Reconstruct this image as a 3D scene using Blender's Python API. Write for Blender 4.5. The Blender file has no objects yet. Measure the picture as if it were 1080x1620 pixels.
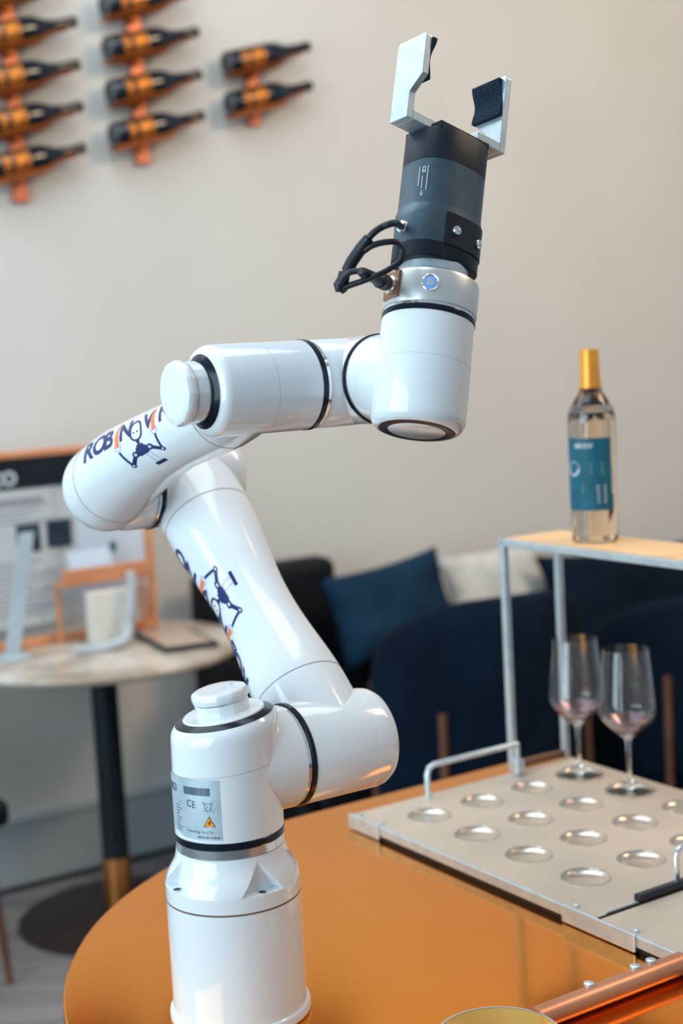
import bpy, bmesh, math, random
from mathutils import Vector, Matrix
random.seed(7)
S = bpy.context.scene
COL = S.collection
PI = math.pi
V = Vector
# ---------------------------------------------------------------- camera
CAMH = 1.5
PITCH, ROLL, FPX = math.radians(6.4), math.radians(3.1), 2322.0
fwd = V((0, math.cos(PITCH), -math.sin(PITCH)))
_v0 = V((0, math.sin(PITCH), math.cos(PITCH))); _r0 = V((1, 0, 0))
c_r = math.cos(ROLL) * _r0 - math.sin(ROLL) * _v0
c_u = math.cos(ROLL) * _v0 + math.sin(ROLL) * _r0
cam_d = bpy.data.cameras.new('camera'); cam = bpy.data.objects.new('camera', cam_d); COL.objects.link(cam)
M = Matrix((c_r, c_u, -fwd)).transposed().to_4x4(); M.translation = (0, 0, CAMH); cam.matrix_world = M
cam_d.sensor_fit = 'VERTICAL'; cam_d.sensor_height = 36; cam_d.lens = FPX / 1620 * 36
cam_d.clip_start = .05; cam_d.clip_end = 60
cam_d.dof.use_dof = True; cam_d.dof.focus_distance = 1.58; cam_d.dof.aperture_fstop = 3.4
S.camera = cam
C0 = V((0, 0, CAMH))
def ray(x, y): return fwd + c_r * ((x - 540) / FPX) - c_u * ((y - 810) / FPX)
def atY(x, y, Y): d = ray(x, y); return C0 + d * (Y / d.y)
def atZ(x, y, z): d = ray(x, y); return C0 + d * ((z - CAMH) / d.z)
# ---------------------------------------------------------------- world, lights, exposure
S.view_settings.view_transform = 'Standard'; S.view_settings.look = 'None'
S.view_settings.exposure = 0.38; S.view_settings.gamma = 1.0; S.view_settings.use_curve_mapping = False
wd = bpy.data.worlds.new('world'); S.world = wd; wd.use_nodes = True
wd.node_tree.nodes['Background'].inputs[0].default_value = (.62, .74, .86, 1)
wd.node_tree.nodes['Background'].inputs[1].default_value = .38
def area(name, loc, target, sx, sy, power, col):
    l = bpy.data.lights.new(name, 'AREA'); l.shape = 'RECTANGLE'; l.size = sx; l.size_y = sy
    l.energy = power; l.color = col
    o = bpy.data.objects.new(name, l); COL.objects.link(o); o.location = loc
    o.rotation_euler = (V(target) - V(loc)).to_track_quat('-Z', 'Y').to_euler()
    return o
area('window_daylight', (-2.9, -.6, 1.9), (-.1, 1.9, 1.2), 3.2, 2.8, 125, (.66, .89, 1.0))
area('ceiling_daylight', (-.9, 2.7, 3.7), (-.3, 3.5, 0), 3.4, 2.2, 66, (.82, .93, 1.0))
area('ceiling_lamp_warm', (2.8, 2.4, 3.6), (1.9, 4.6, 1.9), 1.6, 1.0, 64, (1.0, .74, .46))
# ---------------------------------------------------------------- axes of the room
TH = math.radians(57)
U = V((math.sin(TH), math.cos(TH), 0)); W = V((-math.cos(TH), math.sin(TH), 0)); Z = V((0, 0, 1))
def uw(u, w, z=0): return U * u + W * w + Z * z
RZ = math.atan2(U.y, U.x)
# ---------------------------------------------------------------- materials
def mat(name, col, rough=.5, metal=0, coat=0, trans=0, ior=1.45, emit=None, estr=0, spec=None, sheen=0):
    m = bpy.data.materials.new(name); m.use_nodes = True
    b = m.node_tree.nodes['Principled BSDF']
    b.inputs['Base Color'].default_value = (*col, 1); b.inputs['Roughness'].default_value = rough
    b.inputs['Metallic'].default_value = metal; b.inputs['Coat Weight'].default_value = coat
    b.inputs['Coat Roughness'].default_value = .04
    b.inputs['Transmission Weight'].default_value = trans; b.inputs['IOR'].default_value = ior
    if sheen: b.inputs['Sheen Weight'].default_value = sheen
    if spec is not None: b.inputs['Specular IOR Level'].default_value = spec
    if emit: b.inputs['Emission Color'].default_value = (*emit, 1); b.inputs['Emission Strength'].default_value = estr
    return m
def noisy(m, c1, c2, scale=8, detail=4, bump=0, stretch=(1, 1, 1), lo=.35, hi=.65, bscale=None, bdist=.002, rough=None):
    nt = m.node_tree; b = nt.nodes['Principled BSDF']
    tc = nt.nodes.new('ShaderNodeTexCoord'); mp = nt.nodes.new('ShaderNodeMapping'); mp.inputs['Scale'].default_value = stretch
    n = nt.nodes.new('ShaderNodeTexNoise'); n.inputs['Scale'].default_value = scale; n.inputs['Detail'].default_value = detail
    r = nt.nodes.new('ShaderNodeValToRGB'); r.color_ramp.elements[0].position = lo; r.color_ramp.elements[1].position = hi
    r.color_ramp.elements[0].color = (*c1, 1); r.color_ramp.elements[1].color = (*c2, 1)
    nt.links.new(tc.outputs['Object'], mp.inputs['Vector']); nt.links.new(mp.outputs[0], n.inputs['Vector'])
    nt.links.new(n.outputs['Fac'], r.inputs[0]); nt.links.new(r.outputs[0], b.inputs['Base Color'])
    if rough:
        mr = nt.nodes.new('ShaderNodeMapRange'); mr.inputs['To Min'].default_value = rough[0]; mr.inputs['To Max'].default_value = rough[1]
        nt.links.new(n.outputs['Fac'], mr.inputs['Value']); nt.links.new(mr.outputs[0], b.inputs['Roughness'])
    if bump:
        n2 = nt.nodes.new('ShaderNodeTexNoise'); n2.inputs['Scale'].default_value = bscale or scale * 6; n2.inputs['Detail'].default_value = 5
        nt.links.new(mp.outputs[0], n2.inputs['Vector'])
        bp = nt.nodes.new('ShaderNodeBump'); bp.inputs['Strength'].default_value = bump; bp.inputs['Distance'].default_value = bdist
        nt.links.new(n2.outputs['Fac'], bp.inputs['Height']); nt.links.new(bp.outputs[0], b.inputs['Normal'])
    return m
white = noisy(mat('white_gloss_paint', (.78, .81, .84), .16, coat=.6), (.77, .80, .835), (.80, .825, .85), 3)
chrome = noisy(mat('polished_chrome', (.8, .82, .84), .12, .85), (.78, .80, .82), (.86, .87, .88), 30)
black = noisy(mat('black_gloss_rubber', (.006, .01, .02), .2, spec=.3), (.005, .009, .018), (.009, .013, .024), 20)
seamm = noisy(mat('seam_shadow_gap', (.22, .16, .12), .5), (.20, .15, .11), (.26, .19, .14), 20)
alu = noisy(mat('satin_aluminium', (.55, .62, .66), .38, .55), (.48, .56, .61), (.57, .64, .68), 60, bump=.1, bdist=.0003)
alu_fl = noisy(mat('pearl_aluminium', (.72, .72, .70), .34, .75), (.68, .69, .68), (.74, .74, .72), 50)
gun = noisy(mat('anodised_gunmetal', (.06, .095, .125), .36, .6), (.065, .10, .13), (.08, .12, .15), 60, bump=.05, bdist=.0002)
blk_metal = noisy(mat('black_anodised', (.008, .014, .024), .42, .1, spec=.3), (.007, .012, .02), (.011, .018, .03), 40)
cable_m = noisy(mat('black_cable_rubber', (.006, .01, .018), .45), (.005, .008, .015), (.01, .014, .022), 60)
foam = noisy(mat('black_foam_pad', (.008, .02, .04), .95, spec=.2), (.003, .008, .018), (.03, .06, .10), 700, bump=1, bdist=.001)
brass = noisy(mat('pale_brass', (.75, .58, .4), .25, 1), (.70, .54, .38), (.82, .66, .48), 60)
sockm = noisy(mat('copper_brown_recess', (.30, .16, .10), .4, .6), (.26, .14, .09), (.36, .2, .12), 60)
navy_ink = mat('navy_print', (.004, .016, .12), .35); red_ink = mat('orange_flame_print', (.95, .20, .06), .4)
pink_ink = mat('pale_lilac_print', (.50, .46, .72), .4); grey_ink = mat('grey_print', (.10, .15, .20), .4)
pale_ink = mat('pale_print', (.55, .6, .64), .4)
silver_foil = noisy(mat('silver_foil_label', (.50, .60, .66), .38, .35), (.46, .56, .62), (.55, .65, .70), 40, bump=.3, bscale=60, bdist=.001)
orange_ink = mat('warning_orange', (.90, .32, .01), .4); dark_ink = mat('dark_print', (.01, .02, .03), .4)
led = mat('blue_led_ring', (.05, .2, .8), .3, emit=(.03, .24, .8), estr=.5)
copper = noisy(mat('polished_copper_table', (.9, .38, .12), .16, 1), (.90, .28, .013), (.95, .34, .018), 2.2, rough=(.09, .15), bump=.12, bscale=9, bdist=.001)
copper_edge = noisy(mat('copper_edge', (.6, .25, .14), .38, .5), (.55, .22, .12), (.66, .30, .17), 6)
champ = noisy(mat('champagne_tray', (.66, .53, .42), .42, .35), (.60, .50, .41), (.70, .56, .44), 5, rough=(.34, .48))
wellm = noisy(mat('champagne_well', (.66, .56, .47), .24, .75), (.64, .55, .46), (.72, .61, .51), 8)
steel = noisy(mat('brushed_steel', (.62, .70, .75), .3, .6), (.56, .65, .70), (.68, .75, .79), 50)
wood_shelf = noisy(mat('honey_wood', (.85, .50, .24), .4), (.78, .44, .20), (.90, .56, .28), 9, stretch=(1, 8, 1))
glass = mat('clear_glass', (1, 1, 1), .0, trans=1, ior=1.45)
glass_pink = mat('rose_refraction_tint', (.93, .72, .82), .06, trans=.93, ior=1.4)  # rose colour stands for tray tones refracted in the bowl
wine_liq = mat('pale_rose_wine', (1.0, .74, .50), .0, trans=1, ior=1.34)
teal = noisy(mat('teal_label', (.005, .19, .28), .5), (.002, .095, .15), (.004, .13, .20), 30)
gold = noisy(mat('orange_gold_foil', (.9, .36, .05), .35, .5), (.86, .32, .04), (.92, .40, .06), 30)
wall_m = noisy(mat('beige_plaster', (.62, .57, .52), .85), (.635, .60, .565), (.67, .635, .60), 1.5, bump=.1, bscale=60, bdist=.001)
base_m = noisy(mat('grey_baseboard_paint', (.40, .44, .46), .5), (.38, .42, .44), (.43, .46, .48), 4)
floor_m = noisy(mat('grey_oak_floor', (.22, .20, .20), .45), (.17, .155, .16), (.28, .25, .25), 5, stretch=(.3, 5, 1), bump=.1)
dark_floor = noisy(mat('dark_floor_gap', (.03, .03, .035), .7), (.02, .02, .025), (.04, .04, .045), 5)
bottle_m = noisy(mat('near_black_bottle_glass', (.004, .007, .012), .08, coat=.5), (.003, .005, .01), (.007, .01, .016), 12)
amber = noisy(mat('amber_highlight_label', (.6, .2, .03), .4, .5), (.18, .05, .008), (.70, .25, .035), 70)  # label gold that also carries the orange highlight on the bottle
rackc = noisy(mat('copper_cradle', (.6, .16, .03), .4, .6), (.42, .11, .02), (.58, .16, .03), 12)
rackw = noisy(mat('red_copper_strip', (.62, .20, .11), .4, .5), (.56, .17, .09), (.68, .24, .13), 8)
navy_f = noisy(mat('navy_velvet', (.005, .016, .035), .9, spec=.15), (.0012, .005, .013), (.0022, .009, .021), 6, bump=.3, bdist=.004)
navy_c = noisy(mat('petrol_blue_cushion_cloth', (.008, .045, .085), .85, spec=.2), (.003, .018, .042), (.006, .034, .068), 5, bump=.4, bscale=8, bdist=.02)
black_f = noisy(mat('black_leather', (.003, .005, .010), .6, spec=.3), (.001, .002, .004), (.002, .004, .008), 8)
cream_f = noisy(mat('cream_fluffy_cloth', (.60, .58, .54), .95), (.54, .53, .50), (.66, .63, .58), 20, bump=.6, bdist=.01)
marble = noisy(mat('veined_marble', (.55, .46, .38), .22), (.38, .29, .22), (.66, .58, .50), 7, 9, lo=.38, hi=.6)
post_b = noisy(mat('black_powder_coat', (.004, .008, .014), .35), (.003, .006, .011), (.006, .011, .018), 12)
copper_sl = noisy(mat('brushed_copper_sleeve', (.8, .32, .10), .3, 1), (.72, .28, .08), (.85, .37, .13), 12)
brown_b = noisy(mat('dark_bronze_plate', (.05, .03, .028), .45, .5), (.04, .025, .023), (.06, .037, .034), 6)
board_w = noisy(mat('grey_white_paper', (.50, .52, .54), .7), (.47, .49, .51), (.54, .56, .57), 6)
photo_m = noisy(mat('printed_photo_dark', (.02, .05, .11), .6), (.003, .008, .022), (.02, .04, .08), 24)
frame_c = noisy(mat('orange_copper_frame', (.78, .33, .16), .4, .3), (.70, .28, .13), (.84, .38, .19), 8)
ivory = noisy(mat('ivory_card', (.70, .66, .60), .6), (.66, .62, .56), (.74, .70, .64), 8)
pale_blue = noisy(mat('pale_blue_card', (.55, .62, .72), .6), (.52, .59, .69), (.59, .66, .75), 8)
frost = noisy(mat('frosted_acrylic', (.42, .50, .56), .35), (.38, .46, .52), (.47, .55, .6), 8)
legc = noisy(mat('brown_metal_leg', (.16, .07, .045), .4, .4), (.13, .055, .035), (.2, .09, .055), 8)
# ---------------------------------------------------------------- mesh helpers
def frame(ax, ref=None):
    ax = V(ax).normalized()
    r = V(ref) if ref is not None else (Z if abs(ax.z) < .9 else V((0, -1, 0)))
    e1 = (r - ax * r.dot(ax)).normalized(); e2 = ax.cross(e1)
    return ax, e1, e2
class MB:
    def __init__(s): s.v = []; s.f = []; s.sm = []
    def add(s, vs, fs, smooth=True):
        n = len(s.v); s.v += [V(p) for p in vs]; s.f += [tuple(i + n for i in f) for f in fs]; s.sm += [smooth] * len(fs)
    def loft(s, rings, cap0=True, cap1=True, smooth=True, closed=False):
        n = len(rings[0]); vs = [p for r in rings for p in r]; fs = []
        m = len(rings); rr = m if closed else m - 1
        for i in range(rr):
            a = i * n; b = ((i + 1) % m) * n
            for j in range(n):
                k = (j + 1) % n; fs.append((a + j, a + k, b + k, b + j))
        if not closed:
            if cap0: fs.append(tuple(reversed(range(n))))
            if cap1: fs.append(tuple((m - 1) * n + j for j in range(n)))
        s.add(vs, fs, smooth)
    def lathe(s, prof, o, ax, ref=None, n=64, rf=None, cap0=True, cap1=True, smooth=True):
        ax, e1, e2 = frame(ax, ref); o = V(o); rings = []
        for h, r in prof:
            ring = []
            for j in range(n):
                t = 2 * PI * j / n; rr = r * (rf(t) if rf else 1)
                ring.append(o + ax * h + (e1 * math.cos(t) + e2 * math.sin(t)) * rr)
            rings.append(ring)
        s.loft(rings, cap0, cap1, smooth)
    def tube(s, pts, r, n=12, smooth=True):
        pts = [V(p) for p in pts]; rings = []; prev = None
        for i, p in enumerate(pts):
            d = (pts[min(i + 1, len(pts) - 1)] - pts[max(i - 1, 0)]).normalized()
            if prev is None: _, e1, e2 = frame(d)
            else:
                e1 = (prev - d * prev.dot(d)).normalized(); e2 = d.cross(e1)
            prev = e1; rr = r[i] if isinstance(r, (list, tuple)) else r
            rings.append([p + (e1 * math.cos(2 * PI * j / n) + e2 * math.sin(2 * PI * j / n)) * rr for j in range(n)])
        s.loft(rings, smooth=smooth)
    def box(s, c, ax, ay, az, hx, hy, hz):
        c = V(c); vs = [c + ax * (hx * a) + ay * (hy * b) + az * (hz * d) for a in (-1, 1) for b in (-1, 1) for d in (-1, 1)]
        s.add(vs, [(0, 1, 3, 2), (4, 6, 7, 5), (0, 4, 5, 1), (2, 3, 7, 6), (0, 2, 6, 4), (1, 5, 7, 3)], False)
    def prism(s, poly, o, ex, ey, ez, t):
        n = len(poly); a = [o + ex * x + ey * y for x, y in poly]; b = [p + ez * t for p in a]
        s.add(a + b, [tuple(reversed(range(n))), tuple(range(n, 2 * n))] + [(i, (i + 1) % n, n + (i + 1) % n, n + i) for i in range(n)], False)
    def build(s, name, m, parent=None, bevel=0, seg=2, sub=0, origin=None, auto=True):
        me = bpy.data.meshes.new(name); o0 = V(origin) if origin is not None else V((0, 0, 0))
        pv = parent.get('_o') if parent is not None else None
        base = V(pv) if pv is not None else V((0, 0, 0))
        off = base if parent is not None else o0
        me.from_pydata([p - off for p in s.v], [], s.f); me.validate()
        me.polygons.foreach_set('use_smooth', s.sm[:len(me.polygons)] if len(s.sm) >= len(me.polygons) else [True] * len(me.polygons))
        bm = bmesh.new(); bm.from_mesh(me)
        bmesh.ops.recalc_face_normals(bm, faces=bm.faces)
        if auto:
            for e in bm.edges:
                if len(e.link_faces) == 2 and e.calc_face_angle(0) > .6: e.smooth = False
        bm.to_mesh(me); bm.free()
        me.materials.append(m)
        o = bpy.data.objects.new(name, me); COL.objects.link(o)
        if parent is not None:
            o.parent = parent; o['_o'] = tuple(base)
        else:
            o.location = o0; o['_o'] = tuple(o0)
        if bevel:
            bv = o.modifiers.new('bevel', 'BEVEL'); bv.width = bevel; bv.segments = seg; bv.limit_method = 'ANGLE'; bv.angle_limit = .6
        if sub:
            sb = o.modifiers.new('sub', 'SUBSURF'); sb.levels = sub; sb.render_levels = sub
        return o
def thing(name, label, cat, loc=(0, 0, 0), group=None):
    o = bpy.data.objects.new(name, None); COL.objects.link(o); o.location = loc; o['_o'] = tuple(loc)
    o.empty_display_size = .05
    o['label'] = label; o['category'] = cat
    if group: o['group'] = group
    return o
def tag(o, label, cat, group=None):
    o['label'] = label; o['category'] = cat
    if group: o['group'] = group
    return o
def struct(o): o['kind'] = 'structure'; return o
def copy_tree(o, parent=None):
    c = o.copy(); COL.objects.link(c)
    if parent is not None: c.parent = parent
    for ch in [x for x in COL.objects if x.parent == o]: copy_tree(ch, c)
    return c
def ring_band(mb, o, ax, h0, h1, r, n=64):
    mb.lathe([(h0, r - .006), (h0, r - .0006), (h0 + .0006, r), (h1 - .0006, r), (h1, r - .0006), (h1, r - .006)], o, ax, n=n)
def seam(name, o, ax, h, r, parent, w=.0009, m=None):
    b = MB(); b.lathe([(h - w / 2, r - .002), (h - w / 2, r + .00022), (h + w / 2, r + .00022), (h + w / 2, r - .002)], o, ax, n=96)
    return b.build(name, m or seamm, parent)
# flat prints bent onto a surface -----------------------------------
def text_polys(txt, size=1, bold=0.0, shear=0.0):
    cu = bpy.data.curves.new('txt', 'FONT'); cu.body = txt; cu.size = size; cu.offset = bold; cu.shear = shear; cu.resolution_u = 3
    ob = bpy.data.objects.new('txt', cu); COL.objects.link(ob)
    dg = bpy.context.evaluated_depsgraph_get(); me = ob.evaluated_get(dg).to_mesh()
    vs = [(v.co.x, v.co.y) for v in me.vertices]; fs = [tuple(p.vertices) for p in me.polygons]
    ob.evaluated_get(dg).to_mesh_clear(); bpy.data.objects.remove(ob); bpy.data.curves.remove(cu)
    return vs, fs
class Flat:
    def __init__(s): s.v = []; s.f = []
    def add(s, vs, fs): n = len(s.v); s.v += list(vs); s.f += [tuple(i + n for i in f) for f in fs]
    def poly(s, pts): s.add(pts, [tuple(range(len(pts)))])
    def rect(s, x0, y0, x1, y1): s.poly([(x0, y0), (x1, y0), (x1, y1), (x0, y1)])
    def line(s, pts, w):
        for (x0, y0), (x1, y1) in zip(pts, pts[1:]):
            L = math.hypot(x1 - x0, y1 - y0) or 1; nx, ny = -(y1 - y0) / L * w / 2, (x1 - x0) / L * w / 2
            s.poly([(x0 + nx, y0 + ny), (x1 + nx, y1 + ny), (x1 - nx, y1 - ny), (x0 - nx, y0 - ny)])
    def disc(s, x, y, r, n=18, ry=None): s.poly([(x + r * math.cos(2 * PI * i / n), y + (ry or r) * math.sin(2 * PI * i / n)) for i in range(n)])
    def ring(s, x, y, rx, ry, w, n=24, k=2.0, rot=0):
        o = []; i_ = []
        for i in range(n):
            a = 2 * PI * i / n; c, d = math.cos(a), math.sin(a)
            ex = math.copysign(abs(c) ** (2 / k), c); ey = math.copysign(abs(d) ** (2 / k), d)
            o.append((x + rx * ex, y + ry * ey)); i_.append((x + (rx - w) * ex, y + (ry - w) * ey))
        s.add(o + i_, [(i, (i + 1) % n, n + (i + 1) % n, n + i) for i in range(n)])
    def text(s, t, x, y, size, bold=0, shear=0, sx=1):
        vs, fs = text_polys(t, size, bold, shear); s.add([(x + a * sx, y + b) for a, b in vs], fs)
    def build(s, name, m, fn, parent, maxe=None):
        bm = bmesh.new(); vv = [bm.verts.new((x, y, 0)) for x, y in s.v]
        for f in s.f:
            if len(set(f)) > 2:
                try: bm.faces.new([vv[i] for i in f])
                except ValueError: pass
        bmesh.ops.triangulate(bm, faces=bm.faces[:])
        if maxe:
            for _ in range(6):
                es = [e for e in bm.edges if e.calc_length() > maxe]
                if not es: break
                bmesh.ops.subdivide_edges(bm, edges=es, cuts=1); bmesh.ops.triangulate(bm, faces=bm.faces[:])
        base = V(parent['_o'])
        for v in bm.verts: v.co = fn(v.co.x, v.co.y) - base
        me = bpy.data.meshes.new(name); bm.to_mesh(me); bm.free(); me.materials.append(m)
        o = bpy.data.objects.new(name, me); COL.objects.link(o); o.parent = parent; o['_o'] = parent['_o']
        return o
# ================================================================ SETTING
WC = 4.006                                            # w coordinate of the wall
b = MB(); b.box(uw(2.0, WC + .06, 1.7), U, W, Z, 4.5, .06, 1.7); struct(b.build('wall_back', wall_m))
b = MB()
b.prism([(0, 0), (.016, 0), (.016, .172), (.024, .180), (.024, .198), (.004, .205), (0, .205)], uw(-2.5, WC, 0), -W, Z, U, 9.0)
struct(b.build('baseboard_back', base_m, bevel=.002))
b = MB(); b.box(uw(2.0, .5, -.06), U, W, Z, 4.5, 3.56, .05); fl = b.build('floor', dark_floor); struct(fl)
pl = MB(); pl.box(V((0, 0, 0)), U, W, Z, .598, .068, .005); pobj = None
k = 0
for i in range(9):
    w0 = 2.76 + i * .14
    for j in range(3):
        u0 = .45 + j * 1.2 + (.37 * i) % 1.2
        if pobj is None: pobj = pl.build('plank', floor_m, fl, bevel=.0015, seg=1); o = pobj
        else: o = pobj.copy(); COL.objects.link(o)
        o.location = uw(u0, w0, -.005) ; k += 1
# ================================================================ WALL BOTTLE RACKS
BA = (U * .972 + Z * .235).normalized()
def bottle_prof(L=.305, R=.038):
    return [(0, .01), (0, R - .006), (.003, R - .002), (.008, R), (.155, R), (.175, R - .002), (.195, R - .009), (.215, R - .018), (.235, .0165), (.262, .0145), (L - .02, .0142)]
def wall_bottle_parts(root, O, ax):
    m = MB(); m.lathe(bottle_prof(), O, ax, n=32); body = m.build('bottle_body', bottle_m, root)
    m = MB(); m.lathe([(.262, .0149), (.290, .0152), (.2905, .0165), (.303, .0165), (.305, .0155), (.305, .004)], O, ax, n=24); m.build('neck_foil', bottle_m, root)
    _, q1, q2 = frame(ax, -W)
    for nm, h0, h1, a0, a1 in (('label_highlight', .072, .122, -48, 48), ('small_label_highlight', .040, .062, -40, 40)):  # amber label arcs, cut short to follow the highlight on the glass
        m = MB(); k = [a0 + (a1 - a0) * i / 12 for i in range(13)]
        arc = lambda h, r: [O + ax * h + (q1 * math.cos(math.radians(a)) + q2 * math.sin(math.radians(a))) * r for a in k]
        m.loft([arc(h0, .0384) + arc(h0, .0378)[::-1], arc(h1, .0384) + arc(h1, .0378)[::-1]]); m.build(nm, amber, root)
WB = WC - .062
racks = [(1.462, [2.545, 2.427, 2.309, 2.194, 2.078], 'left', 1.952), (1.848, [2.545, 2.425, 2.303, 2.183], 'middle', 2.065), (2.236, [2.408, 2.289], 'right', 2.19)]
rank = {5: ['topmost, cut by the frame edge', 'second from the top', 'third from the top', 'fourth from the top', 'lowest'],
        4: ['topmost, cut by the frame edge', 'second from the top', 'third from the top', 'lowest'], 2: ['upper', 'lower']}
proto = None
for u0, zs, side, zb in racks:
    rk = thing('bottle_rack', {'left': 'copper bottle rack on the wall at the left edge, holding five bottles',
        'middle': 'copper bottle rack on the wall between the two others, four cradles in view',
        'right': 'short copper bottle rack on the wall with only two cradles, nearest the gripper'}[side], 'rack', uw(u0, WC, zb), 'copper wall bottle racks')
    ztop = 2.40 if side == 'right' else 2.95
    m = MB(); m.box(uw(u0 + .115, WC - .009, (zb + ztop) / 2), U, W, Z, .023, .009, (ztop - zb) / 2); m.build('back_strip', rackw, rk, bevel=.003)
    for i, z in enumerate(zs):
        z -= .048; O = uw(u0, WB, z)
        ax, e1, e2 = frame(BA, -Z)
        m = MB(); rings = []
        for h, r in [(-.006, .039), (.0, .0405), (.155, .0405), (.18, .0375), (.205, .027), (.235, .0185), (.272, .017)]:
            ri = []
            for a in [x * 8 - 48 for x in range(13)]: ri.append(O + ax * h + (e1 * math.cos(math.radians(a)) + e2 * math.sin(math.radians(a))) * r)
            for a in [48 - x * 8 for x in range(13)]: ri.append(O + ax * h + (e1 * math.cos(math.radians(a)) + e2 * math.sin(math.radians(a))) * (r + .004))
            rings.append(ri)
        m.loft(rings)
        m.box(O + ax * .10 - Z * .045 + W * .026, U, W, Z, .016, .026, .006)
        m.build('cradle', rackc, rk)
        lab = 'dark wine bottle lying in the %s wall rack, %s' % (side, rank[len(zs)][i])
        if proto is None:
            proto = thing('wine_bottle', lab, 'bottle', O, 'dark wine bottles in the wall racks'); wall_bottle_parts(proto, O, BA)
        else:
            c = copy_tree(proto); c.location = O; c['label'] = lab
# ================================================================ MARBLE TABLE AND WHAT STANDS ON IT
TC = uw(1.54, 3.58); TZ = .745
t = thing('marble_table', 'round pale marble pedestal table with a black post, left background', 'table', TC)
m = MB(); m.lathe([(0, .01), (0, .365), (.004, .374), (.010, .378), (.018, .378), (.024, .374), (.026, .01)], TC + Z * (TZ - .026), Z, n=96); m.build('tabletop', marble, t)
m = MB(); m.lathe([(.17, .01), (.17, .036), (TZ - .040, .036), (TZ - .040, .01)], TC, Z, n=40); m.build('post', post_b, t)
m = MB(); m.lathe([(TZ - .040, .01), (TZ - .040, .09), (TZ - .0265, .11), (TZ - .0265, .01)], TC, Z, n=40); m.build('mounting_plate', post_b, t)
m = MB(); m.lathe([(.014, .01), (.014, .0385), (.170, .0385), (.170, .01)], TC, Z, n=40); m.build('post_sleeve', copper_sl, t)
m = MB(); m.lathe([(.0, .01), (.0, .262), (.004, .27), (.010, .27), (.014, .262), (.014, .01)], TC, Z, n=80); m.build('base_plate', brown_b, t)
# notice board
BW = 3.74
bd = thing('notice_board', 'copper framed menu board with black header and printed sheets, on the marble table', 'board', uw(1.25, BW, TZ))
def bbox(mb, u0, u1, z0, z1, w0, w1): mb.box(uw((u0 + u1) / 2, (w0 + w1) / 2, (z0 + z1) / 2), U, W, Z, (u1 - u0) / 2, abs(w1 - w0) / 2, (z1 - z0) / 2)
u0b, u1b, ztb = .95, 1.785, 1.272
m = MB(); bbox(m, u0b, u1b - .012, .80, ztb - .012, BW, BW + .012); m.build('backing', board_w, bd)
m = MB(); bbox(m, u0b, u1b, ztb - .018, ztb, BW - .012, BW + .016); m.build('frame_rail', frame_c, bd, bevel=.002)
m = MB(); bbox(m, u1b - .022, u1b, TZ, ztb - .018, BW - .012, BW + .016); m.build('frame_post', frame_c, bd, bevel=.002)
m = MB(); bbox(m, u0b, u1b - .022, TZ, .765, BW - .02, BW + .016); m.build('bottom_rail', frame_c, bd, bevel=.002)
m = MB(); bbox(m, u0b, u1b - .022, ztb - .10, ztb - .018, BW - .006, BW); hd = m.build('header_panel', post_b, bd)
f = Flat(); f.text('ECO', 1.30, ztb - .088, .050, .002); f.build('header_lettering', pale_ink, lambda x, y: uw(x, BW - .0068, y), hd)
m = MB(); bbox(m, u0b, 1.50, .80, ztb - .105, BW - .004, BW); sh = m.build('printed_sheet', board_w, bd)
f = Flat()
for i in range(20):
    z = 1.125 - i * .0155
    if .98 < z < 1.075: continue
    f.rect(1.0, z, 1.485 - .03 * ((i * 7) % 3), z + .006)
f.rect(1.24, 1.128, 1.47, 1.148)
f.build('text_lines', pale_ink if False else mat('soft_grey_print', (.30, .31, .33), .6), lambda x, y: uw(x, BW - .0046, y), sh)
for (a0, a1, z0, z1) in [(1.39, 1.455, 1.0, 1.075), (1.475, 1.545, 1.005, 1.078), (1.60, 1.755, 1.075, 1.145)]:
    m = MB(); bbox(m, a0, a1, z0, z1, BW - .0075, BW - .0045); m.build('photo_print', photo_m, bd)
m = MB(); bbox(m, 1.565, 1.76, .86, 1.165, BW - .004, BW); s2 = m.build('printed_sheet', pale_blue, bd)
f = Flat(); f.disc(1.665, .985, .012, ry=.017); f.build('printed_emblem', mat('teal_print', (.03, .14, .16), .5), lambda x, y: uw(x, BW - .0046, y), s2)
# leaflet holder
lh = thing('leaflet_holder', 'orange copper leaflet tray holding pale cards in front of the board', 'holder', uw(1.55, 3.66, TZ))
m = MB(); bbox(m, 1.47, 1.73, .905, .912, 3.64, 3.71); m.build('tray_shelf', frame_c, lh, bevel=.001)
m = MB(); bbox(m, 1.47, 1.73, .912, .950, 3.637, 3.642); m.build('front_lip', frame_c, lh, bevel=.001)
for uu in (1.475, 1.725):
    m = MB(); bbox(m, uu - .005, uu + .005, TZ, .905, 3.69, 3.70); m.build('support_leg', frame_c, lh)
m = MB(); m.box(uw(1.565, 3.665, .955), U, (W * .96 - Z * .0).normalized(), (Z * .96 + W * .26).normalized(), .062, .004, .040)
tag(m.build('leaflet_stack', pale_blue, None, bevel=.001, origin=uw(1.565, 3.665, .92)), 'pale blue leaflets leaning in the orange copper tray', 'leaflet')
m = MB(); bbox(m, 1.535, 1.65, TZ, .885, 3.605, 3.655)
bxo = m.build('card_box', ivory, None, bevel=.003, origin=uw(1.6, 3.62, TZ)); tag(bxo, 'plain ivory card box standing under the orange leaflet tray', 'box')
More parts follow.
